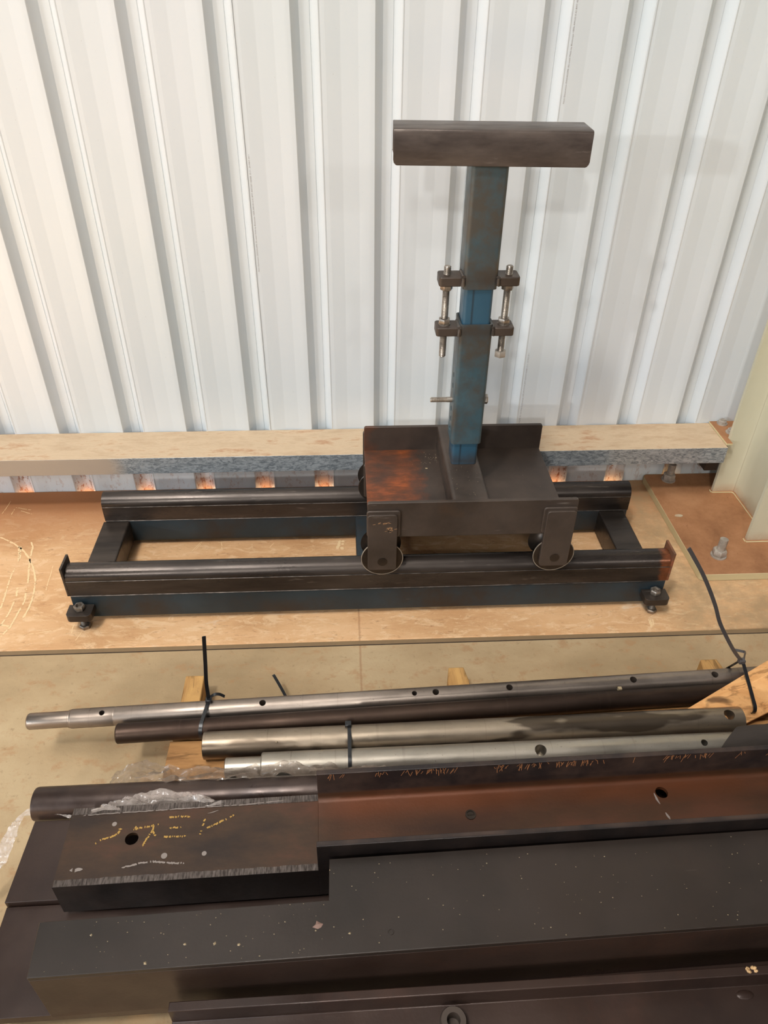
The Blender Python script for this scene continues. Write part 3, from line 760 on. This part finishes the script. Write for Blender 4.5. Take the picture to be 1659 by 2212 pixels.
# rusty H beam lying on its side, flanges cut back at the left end
ba = radians(1.2)
beam = empty('rusty_beam', (-60, -1379, 122.3), 'rusty H-section beam lying on its side with chalk writing and cut-back upright flanges', 'steel beam', ba)
bm = B(); W_ = 137
def fil(cx, cy, sx, sy, r_=9, n=5):
    return [(cx+sx*r_*(1-cos(radians(90*i/n))), cy+sy*r_*(1-sin(radians(90*i/n)))) for i in range(n+1)]
full = [(0, 0), (9, 0), (9, 64)] + [(9+9*(1-cos(radians(a))), 64+9*sin(radians(a))) for a in (22, 45, 67, 90)] + \
       [(W_-18, 73)] + [(W_-9-9*(1-cos(radians(a))), 64+9*sin(radians(a))) for a in (67, 45, 22)] + [(W_-9, 64), (W_-9, 0), (W_, 0), (W_, 152),
        (W_-9, 152), (W_-9, 89)] + [(W_-9-9*(1-cos(radians(a))), 89-9*sin(radians(a))) for a in (22, 45, 67, 90)] + [(18, 80)] + \
       [(9+9*(1-cos(radians(a))), 89-9*sin(radians(a))) for a in (67, 45, 22)] + [(9, 89), (9, 152), (0, 152)]
low = [(0, 0), (9, 0), (9, 73), (W_-9, 73), (W_-9, 0), (W_, 0), (W_, 80), (0, 80)]
cb = B()
for x, y, r_ in ((-311, 75, 11), (610, 101, 11)): cyl(cb, (x, y, 60), (x, y, 90), r_, 28)
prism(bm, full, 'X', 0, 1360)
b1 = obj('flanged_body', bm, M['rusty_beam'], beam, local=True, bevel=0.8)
cb1 = B(); cyl(cb1, (610, 101, 60), (610, 101, 90), 11, 28); cut(b1, cb1)
b1.modifiers.clear() if not b1.modifiers else None
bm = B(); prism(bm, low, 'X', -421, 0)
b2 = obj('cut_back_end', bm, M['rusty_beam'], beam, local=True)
cb.free(); cb2 = B(); cyl(cb2, (-311, 75, 60), (-311, 75, 90), 11, 28); cut(b2, cb2)
bm = B()
for ya, yb in ((0.3, 11), (W_-13, W_-0.3)):
    n = 60
    A = [bm.verts.new((-420+i*7, ya+random.uniform(-.2, .2), 80.5)) for i in range(n+1)]
    C = [bm.verts.new((-420+i*7, yb+(random.uniform(-0.5, 0.9) if ya < 5 else 0), 80.5)) for i in range(n+1)]
    for i in range(n): bm.faces.new((A[i], A[i+1], C[i+1], C[i]))
tag(obj('ground_edge', bm, M['ground_edge'], beam, local=True, smooth=False), 'bright ground strips where the flanges were cut off')
def on_beam(pts):
    Mi = frame_of(beam).inverted(); return [(lambda v: (v.x, v.y))(Mi @ Vector((x, y, 0))) for x, y in pts]
bm = B()
for s_ in ([(-398,-1292),(-394,-1294),(-397,-1301),(-406,-1306),(-421,-1310),(-427,-1314),(-432,-1318)],
           [(-367,-1288),(-370,-1291),(-372,-1296)], [(-373,-1295),(-362,-1292),(-350,-1291),(-341,-1288),(-332,-1286)],
           [(-341,-1286),(-340,-1297),(-345,-1307),(-349,-1316),(-352,-1325)], [(-340,-1297),(-337,-1304),(-332,-1308)],
           [(-318,-1275),(-302,-1274),(-281,-1275)], [(-313,-1294),(-302,-1294),(-293,-1294)], [(-321,-1310),(-306,-1310),(-283,-1310)],
           [(-255,-1280),(-257,-1293),(-260,-1310)], [(-250,-1297),(-238,-1292),(-223,-1284),(-206,-1275)]):
    ribbon(bm, on_beam(s_), 3.6, 80.6, 0.9, 0.32, 1.6)
tag(obj('chalk_writing', bm, M['gold_chalk'], beam, local=True, smooth=False), 'faint yellow chalk letters')
bm = B()
ribbon(bm, on_beam([(-252,-1270),(-242,-1268),(-234,-1265)]), 1.6, 80.6, 0.3, 0.1)
ribbon(bm, on_beam([(-464,-1265),(-444,-1264),(-414,-1263),(-346,-1261),(-278,-1259),(-226,-1257),(-191,-1257),(-174,-1255),(-123,-1252)]), 1.8, 80.7, 0.5, 0.05)
ribbon(bm, on_beam([(-460,-1362),(-440,-1360)]), 6, 80.6, 1.5, 0.1)
ribbon(bm, on_beam([(-378,-1360),(-363,-1357),(-344,-1353),(-330,-1352),(-315,-1354),(-295,-1356),(-278,-1357)]), 3.4, 80.7, 0.9, 0.12, 2)
for x, y, r_ in ((-407, -1283, 4), (-313, -1343, 5), (-248, -1342, 4)):
    q = on_beam([(x, y)])[0]; cyl(bm, (q[0], q[1], 80.2), (q[0], q[1], 80.7), r_, 14)
ribbon(bm, on_beam([(533,-1266),(534,-1278),(537,-1288)]), 4, 80.7, 0.4); ribbon(bm, on_beam([(541,-1304),(544,-1317)]), 4, 80.7, 0.4)
tag(obj('white_marks', bm, M['white_chalk'], beam, local=True, smooth=False), 'white chalk and grinder marks')
bm = B(); q = on_beam([(201, -1293)])[0]
lathe(bm, [(0, 9), (2, 9), (2, 6.5), (0.8, 6)], (q[0], q[1], 80), (0, 0, 1), 24); box(bm, q[0]-5, q[0]+5, q[1]-1, q[1]+1, 81, 82)
obj('plug_screw', bm, M['wheel'], beam, local=True)
bm = B()       # orange scratches on the inside of the rear flange
for i in range(230):
    x = random.uniform(20, 900); L = random.uniform(4, 17); z = 151 - random.random()**2*6; dx = random.uniform(-7, 4)
    if noise.noise(Vector((x*0.02, 3, 0))) < -0.02: continue
    y = W_-9.25; t = 0.55
    v = [bm.verts.new(p_) for p_ in ((x, y, z), (x+t*1.6, y, z), (x+dx+t*1.6, y, z-L), (x+dx, y, z-L))]
    bm.faces.new(v)
sm = Mat('orange_scratch', 0.7); sm.color(srgb(172, 112, 70))
tag(obj('rust_scratches', bm, sm.m, beam, local=True, smooth=False), kind='stuff')

# grey notched box beam in front
bm = B()
top = [(-41, -1384.5), (1300, -1352), (1300, -1497), (-460, -1537), (-466, -1461), (-41, -1449)]
prism(bm, top, 'Z', 237, 247)
def wallp(bm, a, b, t, z0, z1):
    a, b = Vector(a), Vector(b); n = Vector((-(b-a).y, (b-a).x)).normalized()*t
    prism(bm, [tuple(a), tuple(b), tuple(b+n), tuple(a+n)], 'Z', z0, z1)
nb = empty('notched_beam', (-200, -1500, 110), 'broad dark grey flat-topped beam with a notched corner, in front of the rusty beam', 'steel beam')
obj('top_plate', bm, M['plate'], nb, bevel=1.2)
bm = B(); wallp(bm, (-460, -1536.8), (1300, -1496.8), 9, 110.4, 236.9); wallp(bm, (1300, -1352.5), (-41, -1385), 9, 110.4, 236.9)
obj('side_web', bm, M['maroon'], nb, bevel=0.8)
bm = B(); lathe(bm, [(0, 3.0), (0.7, 3.4), (0.7, 4.4), (0, 4.8)], (50, -1499, 247), (0, 0, 1), 20, False)
obj('punch_mark', bm, M['plate'], nb)

# channel nearest the viewer
nc = empty('steel_channel', (-272, -1563.5, 90.4), 'dark brown steel channel at the very bottom of the picture, nearest the viewer', 'steel beam', radians(0.5))
bm = B()
prism(bm, [(0, 0), (13, 0), (13, 90), (0, 90), (0, 52), (-180, 48), (-180, 90), (-193, 90), (-193, 0), (-180, 0), (-180, 40), (0, 44)], 'X', 0, 1500)
obj('channel_body', bm, M['maroon'], nc, local=True, bevel=1.4)
bm = B()
for v_ in range(9):
    a = random.uniform(0, 6.28); cyl(bm, (862+6*cos(a), 7+3*sin(a), 89), (862+9*cos(a), 7+4*sin(a), 92.5), 3, 7, 1.4)
spm = Mat('tan_spatter', 0.7); spm.color(srgb(196, 158, 112)); obj('spatter_spot', bm, spm.m, nc, local=True)
bm = B(); lathe(bm, [(0, 20), (20, 20), (24, 18), (24, 10), (4, 9.5)], (409, -27, 48), (0, 0, 1), 28)
ns = obj('threaded_sleeve', bm, M['trolley'], nc, local=True)
bm = B(); cyl(bm, (409, -27, 53), (409, -27, 66), 9.45); obj('bore_shade', bm, M['hole_shade'], ns)  # near-black plug stands in for the shade inside the sleeve
bm = B(); bmesh.ops.create_uvsphere(bm, u_segments=20, v_segments=10, radius=1, matrix=Matrix.Translation((855, -12, 51)) @ Matrix.Diagonal((14, 7, 3, 1)))
obj('weld_bump', bm, M['maroon'], nc, local=True)

# ------------------------------------------------------------------ timber offcut
A1, A2 = Vector((712.5, -1023, 127)), Vector((909, -937, 169)); B1, B2 = Vector((744, -1028, 133)), Vector((886, -983, 175)); C1, C2 = Vector((815, -1058, 103)), Vector((868, -1046, 128))
def ext(a, b, x): return a+(b-a)*((x-a.x)/(b.x-a.x))
bm = B()
st = []
for xs in ((700, 735, 816), (1150, 1140, 1130)):
    a, b, c = ext(A1, A2, xs[0]), ext(B1, B2, xs[1]), ext(C1, C2, xs[2]); d = c+Vector((6, 8, -22)); e = a+Vector((0, 2, -14))
    d.z = max(d.z, 91.5)
    st.append([a, b, c, d, e])
V = [[bm.verts.new(p_) for p_ in s_] for s_ in st]
for i in range(5): bm.faces.new((V[0][i], V[0][(i+1) % 5], V[1][(i+1) % 5], V[1][i]))
bm.faces.new(V[0][::-1]); bm.faces.new(V[1])
bmesh.ops.subdivide_edges(bm, edges=bm.edges[:], cuts=3, use_grid_fill=True)
for v in bm.verts: v.co += noise.noise_vector(v.co*0.02)*1.5
tag(obj('timber_offcut', bm, M['wood_off'], bevel=1.5, at=(870, -1010, 100)), 'pale pine offcut lying askew across the bars at the right edge', 'timber')

# ------------------------------------------------------------------ cable ties
def bar_y(p0, p1, x): return p0[1]+(p1[1]-p0[1])*(x-p0[0])/(p1[0]-p0[0])
def tie(name, x, circles, head, tail, mat, label, slant=0.0, short=None, wd=(1, 0.28, 0)):
    t = empty(name, (x, circles[0][0], 90), label, 'cable tie', 0, None)
    loop = hull_loop(circles, x)
    yc = circles[0][0]
    loop = [(px+slant*(py-yc), py, pz) for px, py, pz in loop]
    bm = B(); strap(bm, loop, (1, 0, 0), 7.2, 1.6, closed=True); obj('strap_loop', bm, M['black_tie'], t)
    bm = B(); hx, hy, hz = head
    box(bm, hx-6.5, hx+6.5, hy-6, hy+6, hz-4, hz+6); obj('lock_head', bm, mat, t, bevel=1.2)
    if tail:
        bm = B(); P_ = spline(tail, 8); strap(bm, P_[:-1], wd, 7.6, 1.5)
        a, b = P_[-2], P_[-1]; strap(bm, [a, b], wd, 4, 1.2)
        obj('tail', bm, mat, t)
    if short:
        bm = B(); strap(bm, spline(short, 6), (0.2, 1, 0.3), 6, 1.3); obj('tail_end', bm, mat, t)
    return t
y1 = lambda x: bar_y((-671, -989), (1380, -914), x); y2 = lambda x: bar_y((-480, -1027.5), (1380, -955.5), x)
y3 = lambda x: bar_y((-298, -1069), (812, -1052), x); y4 = lambda x: bar_y((-249, -1123), (1380, -1110), x)
tie('cable_tie', -301, [(y1(-301), 110, 20), (y2(-301), 110.5, 20.5)], (-299, -969, 133), [(-299, -967, 138), (-297, -969, 190), (-291, -970, 250), (-285, -970, 315), (-284, -970, 326)],
    M['black_tie'], 'black cable tie with an upright tail around the two rear bars at the left', 0.12, [(-298, -965, 137), (-288, -960, 141), (-278, -958, 139), (-268, -957, 130)])
tie('cable_tie', -6, [(y3(-6), 117, 27), (y4(-6), 117, 27)], (-8, y3(-6)+14, 143), None, M['black_tie'],
    'black cable tie strapped around the two front bright bars, no tail', 0.0)
bm = B(); strap(bm, spline([(-60, -1010, 1.0), (-100, -965, 2.0), (-125, -930, 12), (-150, -885, 38), (-174, -848, 58), (-179, -841, 60)], 8), (1, 0.5, 0), 6.6, 1.4)
tag(obj('cable_tie', bm, M['black_tie'], at=(-60, -1010, 0)), 'cable tie whose tip pokes up from the floor behind the rearmost bright shaft', 'cable tie')
t3 = tie('cable_tie', 842, [(y1(842), 110, 20), (-952, 172, 8), (-1034, 135, 12), (y2(842), 110.5, 20.5)], (838, -952, 183),
    [(836, -953, 186), (808, -958, 222), (779, -960, 265), (750, -960, 312), (728, -960, 358), (703, -960, 404), (676, -960, 449), (640, -960, 502), (633, -960, 511)],
    M['grey_tie'], 'grey cable tie with a long arching tail, around the timber offcut at the right', 0.03, [(846, -948, 178), (868, -915, 165), (880, -897, 150), (866, -878, 138)], (.83, .14, .54))

# ------------------------------------------------------------------ plastic film
def film(name, spine, widths, mat, amp, label, seed=0, nx=90, ny=14, lift=0.0):
    sp = spline(spine, max(2, nx//(len(spine)-1))); n = len(sp); bm = B(); G = []
    for i, p in enumerate(sp):
        t = i/(n-1); k = t*(len(widths)-1); a = int(min(k, len(widths)-2)); w_ = widths[a]+(widths[a+1]-widths[a])*(k-a)
        d = (sp[min(i+1, n-1)]-sp[max(i-1, 0)]); d.z = 0; d.normalize(); nn = Vector((-d.y, d.x, 0)); row = []
        for j in range(ny+1):
            v = (j/ny-0.5)*2
            q = p+nn*v*w_/2+Vector((0, 0, lift*(1-v*v)))
            f1 = noise.noise(Vector((q.x*0.02+seed, q.y*0.07, seed))); f2 = noise.noise(Vector((q.x*0.055, q.y*0.16, seed+4)))
            f3 = abs(noise.noise(Vector((q.x*0.018+q.y*0.03, q.y*0.11, seed+9)))); f4 = noise.noise(Vector((q.x*0.12, q.y*0.14, seed+2)))
            q = q+Vector((f2*amp*0.35, f1*amp*0.4, (f1*0.9+f2*0.55-f3*1.6+f4*0.22)*amp+amp*0.6))
            row.append(bm.verts.new(q))
        G.append(row)
    for i in range(n-1):
        for j in range(ny): bm.faces.new((G[i][j], G[i+1][j], G[i+1][j+1], G[i][j+1]))
    o = obj(name, bm, mat, at=tuple(sp[0]), smooth=True)
    return tag(o, label, 'plastic film')
film('plastic_film', [(-462, -1148, 118), (-400, -1142, 132), (-320, -1153, 138), (-200, -1155, 144), (-110, -1155, 147), (-20, -1158, 148), (60, -1162, 146)], [26, 60, 36, 28, 26, 22, 8], M['film'], 15,
     'long strip of crumpled clear plastic between the bright bars and the brown pipe', 2)
film('plastic_film', [(-448, -1262, 204.5), (-425, -1254, 204.5), (-392, -1240, 190), (-345, -1232, 176), (-300, -1236, 180), (-262, -1246, 196), (-228, -1254, 204.5)], [3, 14, 34, 52, 42, 20, 4], M['film_white'], 8,
     'bunched milky plastic lying over the brown pipe beside the rusty beam', 11, lift=8)
film('plastic_strand', [(-512, -1212, 127), (-545, -1206, 128), (-575, -1206, 127), (-606, -1212, 122), (-622, -1240, 104), (-634, -1266, 84), (-650, -1290, 60), (-665, -1312, 34)], [26, 20, 12, 12, 24, 28, 18, 8], M['film_white'], 7,
     'twisted white plastic strand hanging off the left end of the steel stack', 21)

# dark fabric over the nearest bar
bm = B(); G = []; na, nb_ = 34, 18
for i in range(na+1):
    row = []
    for j in range(nb_+1):
        u, v = i/na, j/nb_
        x = 716+u*330+(v*70)*(1-u); y = -1146+v*(62-10*u); zb = 117+math.sqrt(max(0, 29.5**2-min(29.4, abs(y+1109))**2))
        z = zb+u*20+4
        f = noise.noise(Vector((x*0.02+y*0.05, y*0.02, 3)))*14*min(1, u*4)+noise.noise(Vector((x*0.07, y*0.09, 8)))*4*min(1, u*4)
        row.append(bm.verts.new((x, y, z+abs(f))))
    G.append(row)
for i in range(na):
    for j in range(nb_): bm.faces.new((G[i][j], G[i+1][j], G[i+1][j+1], G[i][j+1]))
tag(obj('dark_cloth', bm, M['cloth'], at=(800, -1120, 140)), 'dark grey fabric draped over the nearest bright bar at the right edge', 'cloth')

# ------------------------------------------------------------------ grit and chips
bm = B()
def flake(x, y, z, r_, h=0.8):
    n = random.randint(4, 6); a0 = random.uniform(0, 6)
    vs = [bm.verts.new((x+r_*random.uniform(.6, 1.1)*cos(a0+2*pi*i/n), y+r_*random.uniform(.5, .9)*sin(a0+2*pi*i/n), z)) for i in range(n)]
    c = bm.verts.new((x, y, z+h))
    for i in range(n): bm.faces.new((vs[i], vs[(i+1) % n], c))
for i in range(150):
    x = random.uniform(-440, 640); f = (x+460)/1760; y0 = -1533+f*40; y1_ = -1464+f*90 if x < -45 else -1388+(x+41)*0.024
    flake(x, random.uniform(y0, y1_-4), 247.1, random.uniform(0.4, 1.3))
for x, y, r_ in ((-385, -1483, 2.6), (-248, -1502, 3), (-205, -1503, 3.4), (-170, -1506, 2.6), (-60, -1492, 2), (-10, -1498, 3), (-300, -1525, 3.5)): flake(x, y, 247.1, r_, 1.5)
for i in range(26):
    x = random.gauss(228, 22); flake(min(x, 246), random.uniform(-310, -250), 281.1, random.uniform(.5, 1.4))
flake(215, -330, 281.1, 5)
box(bm, 574, 582, -973, -966, 123, 130)
for fx, fy, fz in ((-104, -957, 130), (60, -946, 129.5), (-150, -1085, 143), (-60, -1108, 143)): flake(fx, fy, fz, 2.2, 2)
for i in range(18): flake(random.uniform(100, 520), random.uniform(-560, -300), 281.1, random.uniform(.5, 1))
for i in range(18): flake(random.uniform(252, 335), random.uniform(-570, -440), 357.6, random.uniform(.5, 1))
tag(obj('metal_grit', bm, M['chip'], smooth=False, at=(0, -1500, 247)), 'loose metal chips and grit scattered over the dark steel', 'grit', kind='stuff')
bm = B(); vs = [bm.verts.new((-57+p_[0], -1484+p_[1], 247.2)) for p_ in ((-8, -3), (-3, 1), (-2, 6), (3, 3), (8, 1), (5, -4), (0, -6))]
c = bm.verts.new((-57, -1484, 249.5))
for i in range(7): bm.faces.new((vs[i], vs[(i+1) % 7], c))
pm = Mat('pink_brown_flake', 0.7); pm.color(srgb(132, 104, 92))
tag(obj('paint_flake', bm, pm.m, at=(-57, -1484, 247.2)), 'single pinkish brown paint flake on the grey notched beam', 'paint flake')
